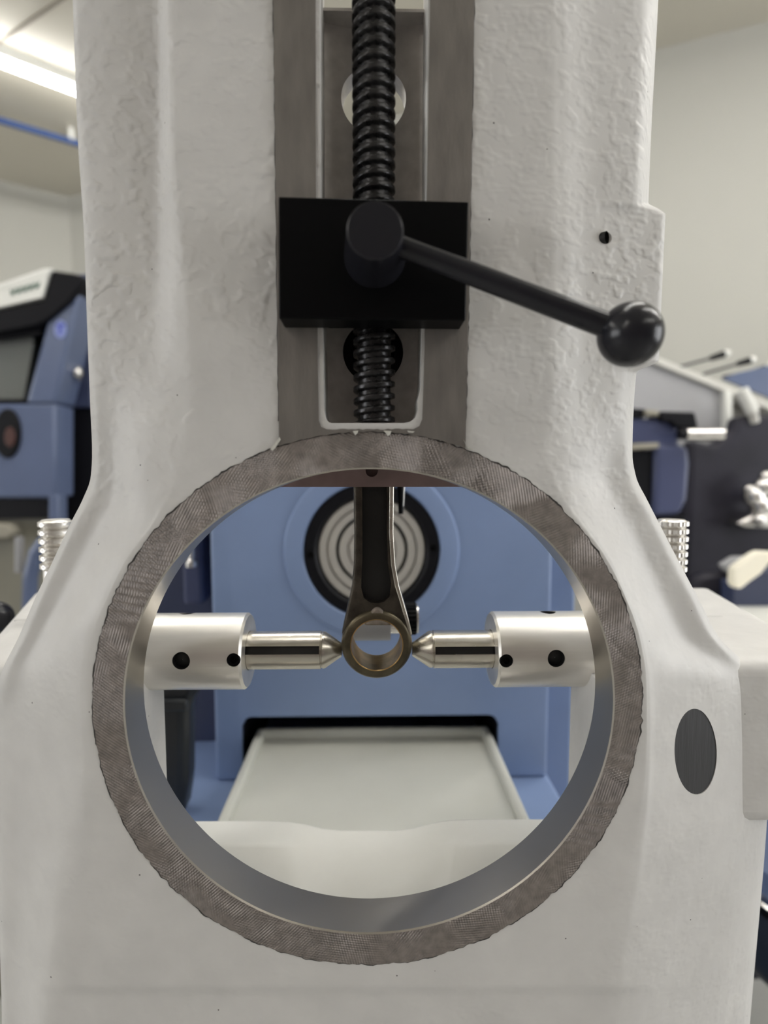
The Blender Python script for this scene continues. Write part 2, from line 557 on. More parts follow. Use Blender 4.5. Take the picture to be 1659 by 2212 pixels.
# ------------------------------------------------------------------ machine column (one casting)
Y0 = 0.2275
LT = [  # py, left px (outer edge .. panel), left depth in mm behind the panel
    (-200, [149, 160, 209, 334, 358, 378], [12.5, 10.5, 9, 10, 1, 0]),
    (0, [157, 168, 216, 339, 363, 382], [12.5, 10.5, 9, 10, 1, 0]),
    (300, [168, 179, 224, 340, 369, 388], [12.5, 10.5, 9, 10, 1, 0]),
    (500, [181, 191, 230, 336, 376, 400], [12.5, 10.5, 9, 9, 1.2, 0]),
    (700, [188, 198, 237, 325, 385, 420], [13, 11.5, 10, 8, 1.5, 0]),
    (880, [195, 205, 243, 312, 385, 430], [17, 14, 12, 6, 1.5, 0]),
    (980, [199, 210, 246, 302, 372, 415], [19, 16, 14, 5, 1, 0]),
    (1030, [196, 207, 246, 300, 362, 400], [20, 17, 15, 4.5, 1, 0]),
    (1080, [178, 190, 238, 300, 345, 372], [21, 18, 16, 4, 0.8, 0]),
    (1123, [156, 169, 213, 290, 326, 342], [21, 18, 17, 4, 0.8, 0]),
    (1216, [112, 125, 167, 238, 262, 274], [22, 19, 18, 3.5, 0.6, 0]),
    (1290, [77, 91, 130, 204, 226, 238], [23, 20, 19, 3.2, 0.6, 0]),
    (1372, [42, 56, 87, 165, 192, 208], [24, 21, 20, 3, 0.5, 0]),
    (1470, [-2, 12, 42, 156, 178, 194], [26, 23, 21, 3, 0.5, 0]),
    (1560, [-14, 0, 35, 157, 180, 196], [32, 27, 22, 3, 0.5, 0]),
    (1660, [-14, 0, 35, 160, 186, 210], [32, 27, 22, 3, 0.5, 0]),
    (1840, [-10, 2, 38, 145, 185, 230], [32, 27, 22, 3, 0.5, 0]),
    (1950, [-6, 4, 36, 126, 170, 230], [32, 27, 22, 3, 0.5, 0]),
    (2060, [0, 6, 36, 110, 155, 220], [32, 27, 22, 3, 0.5, 0]),
    (2128, [2, 8, 37, 105, 152, 220], [32, 27, 22, 3, 0.5, 0]),
    (2152, [3, 9, 37, 104, 152, 220], [32, 27, 22, 3.5, 1.9, 1.7]),
    (2212, [4, 10, 38, 101, 150, 220], [32, 27, 22, 3.5, 2, 1.8]),
    (2400, [8, 14, 42, 96, 145, 215], [32, 27, 22, 3.5, 2, 1.8]),
    (2700, [12, 18, 46, 92, 140, 210], [32, 27, 22, 3.5, 2, 1.8]),
]
RT = [
    ([1430, 1419, 1392, 1285, 1215, 1180], [22, 13, 8, 5, 1, 0]),
    ([1422, 1411, 1385, 1280, 1215, 1180], [22, 13, 8, 5, 1, 0]),
    ([1406, 1396, 1378, 1275, 1215, 1180], [22, 13, 8, 5, 1, 0]),
    ([1398, 1388, 1372, 1270, 1215, 1180], [22, 13, 8.5, 5, 1, 0]),
    ([1385, 1376, 1362, 1265, 1215, 1180], [22, 14, 10, 5.5, 1.2, 0]),
    ([1369, 1358, 1338, 1262, 1210, 1175], [22, 16, 12, 6, 1.5, 0]),
    ([1366, 1354, 1318, 1255, 1205, 1160], [22, 17, 14, 5, 1, 0]),
    ([1374, 1361, 1312, 1250, 1212, 1180], [22, 18, 15, 4.5, 1, 0]),
    ([1398, 1384, 1333, 1262, 1228, 1205], [22, 18, 16, 4, 0.8, 0]),
    ([1420, 1406, 1357, 1283, 1258, 1243], [22, 19, 17, 4, 0.8, 0]),
    ([1468, 1453, 1400, 1334, 1320, 1312], [23, 20, 18, 3.2, 0.5, 0]),
    ([1507, 1492, 1434, 1364, 1354, 1349], [24, 21, 19, 3, 0.5, 0]),
    ([1550, 1534, 1474, 1397, 1384, 1378], [26, 22, 20, 3, 0.5, 0]),
    ([1640, 1625, 1575, 1414, 1400, 1393], [40, 33, 24, 3, 0.5, 0]),
    ([1668, 1652, 1592, 1416, 1402, 1394], [45, 36, 26, 3, 0.5, 0]),
    ([1664, 1650, 1594, 1415, 1400, 1388], [45, 36, 26, 3, 0.5, 0]),
    ([1652, 1640, 1590, 1405, 1380, 1350], [45, 36, 25, 3, 0.5, 0]),
    ([1643, 1632, 1584, 1393, 1360, 1320], [45, 36, 25, 3, 0.5, 0]),
    ([1633, 1622, 1576, 1380, 1340, 1300], [45, 36, 25, 3, 0.5, 0]),
    ([1627, 1616, 1570, 1374, 1333, 1290], [45, 36, 25, 3, 0.5, 0]),
    ([1625, 1614, 1568, 1372, 1331, 1288], [45, 36, 25, 3.5, 1.9, 1.7]),
    ([1620, 1610, 1564, 1368, 1325, 1280], [45, 36, 25, 3.5, 2, 1.8]),
    ([1604, 1594, 1550, 1358, 1315, 1270], [45, 36, 25, 3.5, 2, 1.8]),
    ([1580, 1570, 1530, 1345, 1300, 1260], [45, 36, 25, 3.5, 2, 1.8]),
]
pys = [r[0] for r in LT]
rows = np.concatenate([np.arange(-200, 430, 24), np.arange(434, 466, 3), np.arange(480, 772, 24), np.arange(775, 812, 3), np.arange(820, 1000, 24), np.arange(1000, 2120, 12), np.arange(2120, 2160, 5), np.arange(2160, 2701, 45), [2700]])
ncol = 14
cpx = np.zeros((len(rows), ncol))
cof = np.zeros((len(rows), ncol))
for c in range(6):
    cpx[:, c] = pchip(pys, [r[1][c] for r in LT], rows)
    cof[:, c] = pchip(pys, [r[2][c] for r in LT], rows)
    cpx[:, 13 - c] = pchip(pys, [r[0][c] for r in RT], rows)
    cof[:, 13 - c] = pchip(pys, [r[1][c] for r in RT], rows)
# square pad standing out of the side of the upright
sm_ = lambda a_, b_, x_: np.clip((x_ - a_) / (b_ - a_), 0, 1) ** 2 * (3 - 2 * np.clip((x_ - a_) / (b_ - a_), 0, 1))
pad_x = 1438 - (rows - 455) * 0.046 - 12 * (1 - sm_(452, 463, rows))
pad_f = sm_(438, 455, rows) * (1 - sm_(778, 806, rows))
cpx[:, 13] += (pad_x - cpx[:, 13]) * pad_f
cof[:, 13] += (12.5 - cof[:, 13]) * pad_f
cpx[:, 12] += (pad_x - 7 - cpx[:, 12]) * pad_f
cof[:, 12] += (11.2 - cof[:, 12]) * pad_f
cof[:, 11] += (9.3 - cof[:, 11]) * pad_f
for c, x in ((6, 700), (7, 910)):
    cpx[:, c] = x
    cof[:, c] = 0.5 * (cof[:, 5] + cof[:, 8])
K = 6
ts = np.concatenate([np.arange(0, 5, 1 / K), np.arange(5, 8, 1 / 2), np.arange(8, 13 + 1e-9, 1 / K)])
mb = MB()
nr, nc = len(rows), len(ts)
front, back = [], []
for i, py in enumerate(rows):
    xs = pchip(range(ncol), cpx[i], ts)
    of = pchip(range(ncol), cof[i], ts)
    for x, o_ in zip(xs, of):
        Y = Y0 + o_ / 1000
        p = P(x, py, Y)
        front.append(p)
        back.append(Vector((p.x, max(0.247, Y + 0.010), p.z)))
n0 = nr * nc
fs = []
for i in range(nr - 1):
    for j in range(nc - 1):
        q = i * nc + j
        fs.append((q, q + 1, q + nc + 1, q + nc))
        fs.append((n0 + q, n0 + q + nc, n0 + q + nc + 1, n0 + q + 1))
loop = [j for j in range(nc)] + [i * nc + nc - 1 for i in range(1, nr)] + [(nr - 1) * nc + j for j in range(nc - 2, -1, -1)] + [i * nc for i in range(nr - 2, 0, -1)]
for k in range(len(loop)):
    p, q = loop[k], loop[(k + 1) % len(loop)]
    fs.append((p, n0 + p, n0 + q, q))
mb.add(front + back, fs)

column = thing('machine_column', 'pale painted cast iron column with big round bore and slotted upright', 'machine frame', (0, 0.24, 0))
body = link('casting', mb, M['cast'], column, smooth=0)


def ell(rx, rz, y0, y1, n=160):
    return MB().prism([(RCX + rx * cos(2 * pi * i / n), y0, RCZ + rz * sin(2 * pi * i / n)) for i in range(n)], (0, y1 - y0, 0))


def rrect(x0, x1, z0, z1, r, y0, y1, top=True, bottom=True):
    pts = []
    for cx, cz, a0, rnd in ((x1 - r, z0 + r, -90, bottom), (x1 - r, z1 - r, 0, top), (x0 + r, z1 - r, 90, top), (x0 + r, z0 + r, 180, bottom)):
        if rnd:
            pts += [(cx + r * cos(radians(a0 + k * 15)), y0, cz + r * sin(radians(a0 + k * 15))) for k in range(7)]
        else:
            sx, sz = cos(radians(a0 + 45)), sin(radians(a0 + 45))
            pts.append((cx + r * np.sign(sx), y0, cz + r * np.sign(sz)))
    return MB().prism(pts, (0, y1 - y0, 0))


pa, pb = P(691, 500, Y0), P(921, 500, Y0)
zb = P(805, 913, Y0).z
ztop = P(805, -170, Y0).z
RX, RZ = 0.1031, 0.1010
slotcut = MB()
pl = [(P(690, -240, Y0).x, 0.2, P(690, -240, Y0).z), (P(926, -240, Y0).x, 0.2, P(926, -240, Y0).z)]
rgt = [P(926, -240, Y0), P(921, 420, Y0), P(911, 740, Y0), P(909, 840, Y0), P(902, 866, Y0), P(903, 885, Y0), P(897, 902, Y0), P(886, 911, Y0), P(870, 914, Y0)]
lft = [P(716, 914, Y0), P(708, 910, Y0), P(703, 902, Y0), P(700, 885, Y0), P(698, 740, Y0), P(692, 420, Y0), P(690, -240, Y0)]
slotcut.prism([(p.x, 0.2, p.z) for p in rgt + lft], (0, 0.1, 0))
# oval opening in the sloping flank (a drilled hole, its axis square to that slope) and the small oil hole
c1 = P(1508, 1628, Y0 + 0.0145)
nrm = Vector((0.5, -0.86, 0)).normalized()


def oval_cut(f, y0, y1):
    pts = []
    for i in range(56):
        t = 2 * pi * i / 56
        u, v = 60 * f * cos(t), 96 * f * sin(t)
        pts.append(P(1508 + u * cos(0.2) - v * sin(-0.2), 1628 + u * sin(-0.2) + v * cos(0.2), 0.24))
    return MB().prism([Vector((p.x, y0, p.z)) for p in pts], (0, y1 - y0, 0))


oval = oval_cut(1.0, 0.22, 0.252)
spot = bpy.data.objects.new('spot_face', body.data.copy())
COL.objects.link(spot)
spot.parent = column
spot.location = body.location
cut(spot, [oval_cut(0.993, 0.22, 0.2515)], op='INTERSECT', smooth=40)
spot.data.materials.clear()
spot.data.materials.append(M['spot'])
spot.location = Vector(body.location) - nrm * 0.0003
spot['label'] = 'dark bare oval spot face on the flank'
c2 = P(1309, 513, Y0 + 0.0066)
oil = MB().lathe([(0.0025, -0.005), (0.0025, 0.012)], c2, Vector((0.72, -0.69, 0)).normalized(), 16)
cut(body, [ell(RX + 0.004, RZ + 0.004, 0.2, 0.3), slotcut, oil, oval], smooth=40)
link('hole_lining', MB().lathe([(0.0001, -0.003), (0.0024, -0.003), (0.0024, 0.0004)], c2, (0.72, -0.69, 0), 16, (False, False)), M['dark_hole'], column)  # dark cup lining the small oil hole

# flat machined ring round the bore, its outer edge ragged where the paint stops
n = 720
OR = 0.1158
rnd = random.Random(3)
jag = [0.0] * n
for k in range(1, 60):
    ph, am = rnd.uniform(0, 2 * pi), 0.00006
    for i in range(n):
        jag[i] += am * sin(round(k * k * 0.045 + k) * 2 * pi * i / n + ph) * 0.62
mb = MB()
vs_, fs = [], []
for i in range(n):
    t = 2 * pi * i / n
    c_, s_ = cos(t), sin(t)
    ro = OR + jag[i]
    vs_ += [(RCX - 0.0005 + ro * c_, 0.2280, RCZ + ro * s_), (RCX - 0.0005 + ro * c_, 0.2271, RCZ + ro * s_), (RCX + (RX + 0.0006) * c_, 0.2270, RCZ + (RZ + 0.0006) * s_)]
for i in range(n):
    j = (i + 1) % n
    fs += [(3 * i, 3 * i + 1, 3 * j + 1, 3 * j), (3 * i + 1, 3 * i + 2, 3 * j + 2, 3 * j + 1)]
mb.add(vs_, fs)
o = link('ring_face', mb, M['ring'], column, smooth=30)
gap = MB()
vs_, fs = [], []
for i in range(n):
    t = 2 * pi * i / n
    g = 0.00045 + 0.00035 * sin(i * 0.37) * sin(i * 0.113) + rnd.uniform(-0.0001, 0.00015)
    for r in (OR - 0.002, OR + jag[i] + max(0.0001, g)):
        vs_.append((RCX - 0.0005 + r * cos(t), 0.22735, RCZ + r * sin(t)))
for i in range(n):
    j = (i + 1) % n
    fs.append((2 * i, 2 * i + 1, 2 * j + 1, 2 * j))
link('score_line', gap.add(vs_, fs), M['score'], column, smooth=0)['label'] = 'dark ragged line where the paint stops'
o['label'] = 'brownish milled face round the bore'
mb = MB()
vs_, fs = [], []
prof = [(0.0006, 0.2270), (0.0, 0.2275), (0.0, 0.2466), (0.0005, 0.2472), (0.0038, 0.2472)]
for i in range(n):
    t = 2 * pi * i / n
    for dr_, y in prof:
        vs_.append((RCX + (RX + dr_) * cos(t), y, RCZ + (RZ + dr_) * sin(t)))
np_ = len(prof)
for i in range(n):
    j = (i + 1) % n
    for k in range(np_ - 1):
        fs.append((np_ * i + k, np_ * i + k + 1, np_ * j + k + 1, np_ * j + k))
mb.add(vs_, fs)
o = link('bore_wall', mb, M['bore'], column, smooth=30)
o['label'] = 'bright bored inner wall of the ring'

# flat guide ways on both sides of the slot, joined above the ring
YR = 0.2264
R_ = OR + 0.0003
le = [P(587, -200, YR), P(590, 0, YR), P(596, 450, YR), P(602, 930, YR)]
re_ = [P(1006, 935, YR), P(1013, 650, YR), P(1025, 0, YR), P(1029, -200, YR)]
arc = []
x0, x1 = le[-1].x, re_[0].x
for k in range(33):
    x = x0 + (x1 - x0) * k / 32
    z = RCZ + sqrt(R_ ** 2 - (x - RCX + 0.0005) ** 2) + 0.0002 * sin(k * 2.1)
    arc.append(Vector((x, YR, z)))
sr = [P(933, -200, YR), P(929, 0, YR), P(922, 420, YR), P(917, 740, YR), P(914, 850, YR), P(912, 905, YR), P(906, 920, YR), P(893, 927, YR)]
sl = [P(705, 927, YR), P(694, 922, YR), P(689, 908, YR), P(686, 740, YR), P(683, 420, YR), P(682, 0, YR), P(681, -200, YR)]
mid = []
for k in range(1, 24):
    q = sr[-1].lerp(sl[0], k / 24)
    mid.append(q + Vector((0, 0, 0.00025 * rnd.uniform(-1, 1))))
mb = MB().prism(le[:3] + arc + re_[1:] + sr + mid + sl, (0, 0.0015, 0))
o = link('guide_way', mb, M['rail'], column, smooth=30, bevel=0.0001, seg=1)
o['label'] = 'grey ground guide faces beside the slot'
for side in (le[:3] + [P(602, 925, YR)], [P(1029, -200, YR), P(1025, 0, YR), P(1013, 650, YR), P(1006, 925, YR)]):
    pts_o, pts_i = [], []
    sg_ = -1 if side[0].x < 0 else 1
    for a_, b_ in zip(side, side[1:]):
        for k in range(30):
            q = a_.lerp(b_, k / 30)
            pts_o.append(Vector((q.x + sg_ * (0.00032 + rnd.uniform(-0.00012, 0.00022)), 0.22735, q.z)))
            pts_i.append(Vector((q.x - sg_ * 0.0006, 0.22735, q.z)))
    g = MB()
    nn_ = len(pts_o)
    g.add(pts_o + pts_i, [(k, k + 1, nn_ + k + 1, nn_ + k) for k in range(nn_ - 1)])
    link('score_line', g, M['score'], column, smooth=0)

for q in ([(762, 931), (774, 930), (772, 936), (767, 940)], [(828, 930), (846, 931), (843, 938), (838, 942), (834, 936)], [(880, 930), (896, 932), (892, 935), (882, 934)],
          [(584, 970), (604, 944), (606, 950), (594, 968), (588, 974)], [(1002, 950), (1008, 962), (1024, 972), (1010, 968)]):
    link('paint_chip', slab(q, 0.2259, 0.0012), M['paintlip'], column, smooth=0)

# hollow back of the slot with a lip on top
SY = 0.2478
zt, zb2 = P(805, 44, SY).z, P(805, 934, SY).z
xa, xb = P(686, 500, SY).x, P(931, 500, SY).x
fr = []
for k in range(25):
    u = -1 + 2 * k / 24
    fr.append((xa + (xb - xa) * (k / 24), SY + 0.0052 * (1 - u * u)))
sec = [Vector((x, y, zb2)) for x, y in fr] + [Vector((xb, 0.262, zb2)), Vector((xa, 0.262, zb2))]
sb = link('slot_back', MB().prism(sec, (0, 0, zt - zb2)), M['rail_back'], column, smooth=30)
h1, h2 = P(807, 217, SY + 0.005), P(806, 762, SY + 0.005)
cut(sb, [MB().lathe([(0.0139, -0.02), (0.0139, 0.03)], h1, (0, 1, 0), 64), MB().lathe([(0.0134, -0.02), (0.0134, 0.009)], h2, (0, 1, 0), 64)], smooth=30)
link('top_lip', MB().box(xa, xb, 0.2432, 0.262, zt, zt + 0.0012), M['rail_back'], column, smooth=0)
link('bore_plug', MB().lathe([(0.0133, 0.0), (0.0133, -0.0012), (0.0098, -0.0012), (0.0096, 0.004), (0.0001, 0.004)], h2 + Vector((0, 0.001, 0)), (0, 1, 0), 48, (False, False)), M['black'], column)

# arms behind the column that carry the pin holders
ZA = H - 0.092


def arm(sx):
    o1, i1, inner = (0.259, 0.168, 0.1105) if sx > 0 else (0.2545, 0.168, 0.1150)
    of, ob = (0.225, 0.262) if sx > 0 else (0.191, 0.257)
    plan = [(of, 0.2550), (ob, 0.42), (i1, 0.42), (i1, 0.302), (0.150, 0.302), (0.150, 0.2550)]
    mb = MB().prism([(sx * x, y, H - 0.176) for x, y in plan], (0, 0, 0.176 - 0.092))
    link('side_arm', mb, M['cast'], column, smooth=60, bevel=0.008, seg=4)
    mb = MB().box(min(sx * 0.156, sx * inner), max(sx * 0.156, sx * inner), 0.2580, 0.300, H - 0.30, H - 0.104)
    link('arm_web', mb, M['cast'], column, smooth=40, bevel=0.001)
    mb = MB().box(min(sx * 0.216, sx * 0.17), max(sx * 0.216, sx * 0.17), 0.332, 0.3345, ZA - 0.001, ZA + 0.0006)
    link('casting_seam', mb, M['cast'], column, smooth=60, bevel=0.0005)


arm(1)
arm(-1)
# saddle-shaped rib at the foot, behind the bore
pf = [(400, 1824), (560, 1823), (610, 1825), (650, 1831), (690, 1841), (730, 1845), (860, 1845), (900, 1840), (940, 1829), (985, 1821), (1050, 1819), (1230, 1819)]
rb = [P(x, y, 0.30) for x, y in pf]
rb = [Vector((-0.152, 0.30, rb[0].z))] + rb + [Vector((0.152, 0.30, rb[-1].z)), Vector((0.152, 0.30, H - 0.33)), Vector((-0.152, 0.30, H - 0.33))]
rib = MB()
nrb = len(rb) - 2
vs_ = []
for p in rb[:nrb]:
    vs_ += [p, Vector((p.x, 0.262, H - 0.238)), Vector((p.x, 0.262, H - 0.33)), Vector((p.x, 0.322, H - 0.33)), Vector((p.x, 0.322, p.z))]
fs = [tuple(range(5)), tuple(range(5 * nrb - 1, 5 * nrb - 6, -1))]
for i in range(nrb - 1):
    for k in range(5):
        fs.append((5 * i + k, 5 * i + (k + 1) % 5, 5 * i + 5 + (k + 1) % 5, 5 * i + 5 + k))
rib.add(vs_, fs)
link('base_rib', rib, M['rib'], column, smooth=50, bevel=0.002, seg=3)
link('pedestal', MB().box(-0.2, 0.2, 0.25, 0.345, 0.0, H - 0.32), M['cast'], column, smooth=30, bevel=0.01)

# ------------------------------------------------------------------ lead screw
sc_c = P(808, 520, 0.2356)
zt_, zb_ = P(808, -190, 0.2356).z, P(808, 912, 0.2356).z
pitch, ro, ri = 0.00485, 0.0087, 0.0069
nth, npp = 56, 14
nz = int((zt_ - zb_) / pitch * npp)
vs_, fs = [], []


def thread(u):
    u = u % 1.0
    if u < 0.46:
        e = min(u, 0.46 - u)
        return ro - 0.00035 * max(0, 1 - e / 0.07)
    if u < 0.54:
        return ro - 0.0004 + (ri - ro + 0.0004) * (u - 0.46) / 0.08
    if u < 0.92:
        return ri
    return ri + (ro - 0.0004 - ri) * (u - 0.92) / 0.08


for k in range(nz + 1):
    z = zb_ + (zt_ - zb_) * k / nz
    for i in range(nth):
        t = 2 * pi * i / nth
        r = thread((z - zb_) / pitch - t / (2 * pi))
        vs_.append((sc_c.x + r * cos(t), 0.2356 + r * sin(t), z))
for k in range(nz):
    for i in range(nth):
        j = (i + 1) % nth
        fs.append((k * nth + i, k * nth + j, (k + 1) * nth + j, (k + 1) * nth + i))
fs += [tuple(range(nth - 1, -1, -1)), tuple(range(nz * nth, nz * nth + nth))]
tag(link('lead_screw', MB().add(vs_, fs), M['screw'], smooth=40), 'dark oiled steel screw with coarse thread standing in the slot', 'screw')

# ------------------------------------------------------------------ sliding block with its clamp lever
YB = 0.2125
blk = thing('clamp_block', 'black square clamp block with ball lever sliding on the guide ways', 'clamp', P(807, 690, 0.22))
link('block', slab([(601, 424), (1013, 435), (1006, 692), (602, 688)], YB, 0.01385), M['black'], blk, smooth=30, bevel=0.0006)
for x0_, x1_ in ((704, 744), (872, 908)):
    link('guide_lug', slab([(x0_, 470), (x1_, 470), (x1_, 690), (x0_, 690)], YR, 0.014), M['black'], blk, smooth=0)
hf = P(810, 497, 0.189)
hub = link('lever_hub', MB().lathe([(0.0114, 0.2125 - 0.189), (0.0111, 0.019), (0.0094, 0.0006), (0.0091, 0.0001), (0.0088, 0)], hf, (0, 1, 0), 64), M['lever'], blk, smooth=14)
pa, pb = P(850, 527, 0.199), P(1320, 707, 0.1905)
link('lever_arm', MB().tube(pa, pb, 0.0037, 0.0042, 32), M['lever'], hub, smooth=40)
bc = P(1361, 723, 0.19)
link('ball_knob', MB().sphere(bc, 0.0107, 64, 32), M['lever'], hub, smooth=60)

# ------------------------------------------------------------------ jaw plate behind the top of the bore
zpl = P(805, 1052, 0.2625).z
o = link('jaw_plate', MB().box(-0.062, 0.062, 0.2625, 0.272, zpl, P(805, 935, 0.2625).z), M['plate'], smooth=30)
hp = P(803, 1017, 0.2625)
cut(o, [MB().lathe([(0.0029, -0.01), (0.0029, 0.006)], hp, (0, 1, 0), 24)], smooth=30)
tag(o, 'dull reddish steel plate with a small hole behind the top of the bore', 'plate')

# ------------------------------------------------------------------ pin holders and centre pins
YP = 0.29
ZP = P(805, 1403, YP).z
RH, RP = 0.0198, 0.0099


def on_cyl(px, py, r):
    d = Vector(ray(px, py))
    o_ = Vector((0, 0, H))
    a_ = d.y ** 2 + d.z ** 2
    oy, oz = o_.y - YP, o_.z - ZP
    b_ = 2 * (oy * d.y + oz * d.z)
    c__ = oy * oy + oz * oz - r * r
    disc = max(0.0, b_ * b_ - 4 * a_ * c__)
    t_ = (-b_ - sqrt(disc)) / (2 * a_)
    p = o_ + d * t_
    return p, Vector((0, p.y - YP, p.z - ZP)).normalized()


def holder(sx, end, pin_shoulder, pin_tip, big, small, top, label, slot):
    x_end = (end - 805) / 1200 * YP
    far = sx * 0.152
    t = thing('pin_holder', label, 'pin holder', (sx * 0.11, YP, ZP), 'pin holders facing each other behind the bore')
    L = abs(far - x_end)
    dirx = Vector((1 if far > x_end else -1, 0, 0))
    prof = [(0.0102, 0.004), (0.0102, 0), (RH - 0.0012, 0), (RH, 0.0012), (RH, L)]
    s = link('sleeve', MB().lathe(prof, (x_end, YP, ZP), dirx, 72), M['steel'], t, smooth=30)
    cu = []
    marks = []
    for (px, py, r, depth, kind) in ((big[0], big[1], 0.0044, 0.004, 'screw_hole'), (small[0], small[1], 0.0034, 0.003, 'set_screw'), (top[0], top[1], 0.0042, 0.005, 'screw_hole')):
        p, nn = on_cyl(px, py, RH)
        cu.append(MB().lathe([(r, -depth), (r, 0.003)], p, nn, 28))
        marks.append((p, nn, r, depth, kind))
    cut(s, cu, smooth=30)
    for p, nn, r, depth, kind in marks:
        if kind == 'set_screw':
            k_ = link('set_screw', MB().lathe([(r * 0.97, -0.003), (r * 0.97, -0.0008), (r * 0.85, -0.0004), (r * 0.55, -0.0004), (r * 0.5, -0.0022), (0.0001, -0.0022)], p, nn, 24, (False, False)), M['black'], t)
            k_['label'] = 'black socket set screw'
        else:
            link('screw_hole', MB().lathe([(r * 0.985, -0.0005), (r * 0.985, -depth + 0.0003), (0.0001, -depth + 0.0015)], p, nn, 28, (False, False)), M['dark_hole'], t)
    xs, xt = (pin_shoulder - 805) / 1200 * YP, (pin_tip - 805) / 1200 * YP
    lp = abs(xs - x_end)
    prof = [(RP, -0.004), (RP, lp - 0.0022), (RP - 0.0006, lp - 0.0019), (RP - 0.0006, lp - 0.0015), (RP - 0.0002, lp - 0.0012), (RP - 0.0004, lp), (0.0036, lp + abs(xt - xs) - 0.0003), (0.003, lp + abs(xt - xs))]
    pin = link('centre_pin', MB().lathe(prof, (x_end, YP, ZP), -dirx, 64), M['pin'], t, smooth=25)
    p1, n1 = on_cyl((end + pin_shoulder) / 2, slot[0], RP)
    p2, n2 = on_cyl((end + pin_shoulder) / 2, slot[1], RP)
    nn = (n1 + n2).normalized()
    tw = nn.cross(Vector((1, 0, 0))).normalized()
    hw = (p1 - p2).length / 2
    xk0, xk1 = sorted((x_end + dirx.x * 0.006, xs + dirx.x * 0.0024))
    cc = Vector((0, YP, ZP)) + nn * (RP - 0.0026)
    q = [cc - tw * hw, cc + tw * hw, cc + tw * hw + nn * 0.006, cc - tw * hw + nn * 0.006]
    cut(pin, [MB().prism([(xk0, v.y, v.z) for v in q], (xk1 - xk0, 0, 0))], smooth=25)
    q = [cc - tw * hw * 0.99 - nn * 0.0006, cc + tw * hw * 0.99 - nn * 0.0006, cc + tw * hw * 0.99 + nn * 0.0001, cc - tw * hw * 0.99 + nn * 0.0001]
    k_ = link('keyway', MB().prism([(xk0 + 1e-4, v.y, v.z) for v in q], (xk1 - xk0 - 2e-4, 0, 0)), M['dark_hole'], pin, smooth=0)
    k_['label'] = 'dark keyway floor along the pin'
    return t


holder(-1, 533, 700, 737, (391, 1428), (504, 1426), (405, 1324), 'bright steel pin holder with its tip touching the rod eye from the left', (1396, 1414))
holder(1, 1067, 929, 891, (1202, 1423), (1094, 1428), (1183, 1321), 'bright steel pin holder with its tip touching the rod eye from the right', (1397, 1414))

# ------------------------------------------------------------------ connecting rod
YF, YK = 0.2785, 0.3015
ec = P(814, 1394, YF)
er, eb = 0.01835, 0.0131
rod = thing('connecting_rod', 'dark forged connecting rod hanging down with its small eye between the pins', 'connecting rod', (ec.x, 0.29, ec.z))
T = YK - YF
prof = [(0.01355, 0), (0.0163, 0.0), (0.0174, 0.0008), (er, 0.0028), (er, T - 0.0028), (0.0170, T), (0.01355, T)]
o = link('small_end', MB().lathe(prof + [prof[0]], (ec.x, YF, ec.z), (0, 1, 0), 72, (False, False)), M['eye'], rod, smooth=40)
o['label'] = 'bronzed machined eye of the rod'
prof = [(eb + 0.0003, -0.0001), (0.0136, -0.0001), (0.0136, T), (eb, T), (eb, 0.0003)]
o = link('bush', MB().lathe(prof + [prof[0]], (ec.x, YF, ec.z), (0, 1, 0), 72, (False, False)), M['brass'], rod, smooth=30)
o['label'] = 'golden bronze bush lining the eye'
YS = 0.2805
half = [(763, 850, 960), (763, 851, 1052), (765, 850, 1150), (764, 854, 1220), (760, 862, 1265), (753, 872, 1300), (745, 882, 1335), (737, 891, 1372)]
outl = [P(l, y, YS) for l, r, y in half] + [P(760, 1400, YS), P(868, 1400, YS)] + [P(r, y, YS) for l, r, y in reversed(half)]
shank = link('shank', MB().prism(outl, (0, 0.0185, 0)), M['rod'], rod, smooth=50, bevel=0.0022, seg=3)
bore_cut = MB().lathe([(0.0150, -0.01), (0.0150, 0.05)], (ec.x, YF, ec.z), (0, 1, 0), 64)
rec = [(782, 940), (836, 940), (836, 1150), (838, 1220), (845, 1262), (842, 1288), (830, 1300), (818, 1303), (800, 1302), (786, 1292), (780, 1270), (783, 1200)]
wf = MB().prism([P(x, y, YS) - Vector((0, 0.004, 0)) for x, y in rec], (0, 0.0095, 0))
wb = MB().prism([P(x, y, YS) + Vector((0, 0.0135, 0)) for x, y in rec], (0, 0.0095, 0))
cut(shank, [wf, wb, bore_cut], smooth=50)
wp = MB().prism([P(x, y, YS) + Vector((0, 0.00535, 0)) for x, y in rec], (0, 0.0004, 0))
link('web', wp, M['web'], rod, smooth=0)['label'] = 'dark web between the flanges'  # thin dark sheet over the recessed web floor
eo = [(r, y) for l, r, y in half]
ei = [(r - 10 if y < 1300 else r - 9, y) for l, r, y in half]
strip_ = [P(x, y, YS - 0.0002) for x, y in eo] + [P(x, y, YS - 0.0002) for x, y in reversed(ei)]
link('lit_ground_edge', MB().prism(strip_, (0, 0.0190, 0)), M['pin'], rod, smooth=50, bevel=0.0006)['label'] = 'bright strip for the lit ground edge of the rod'  # bright steel strip carries the highlight along the ground edge
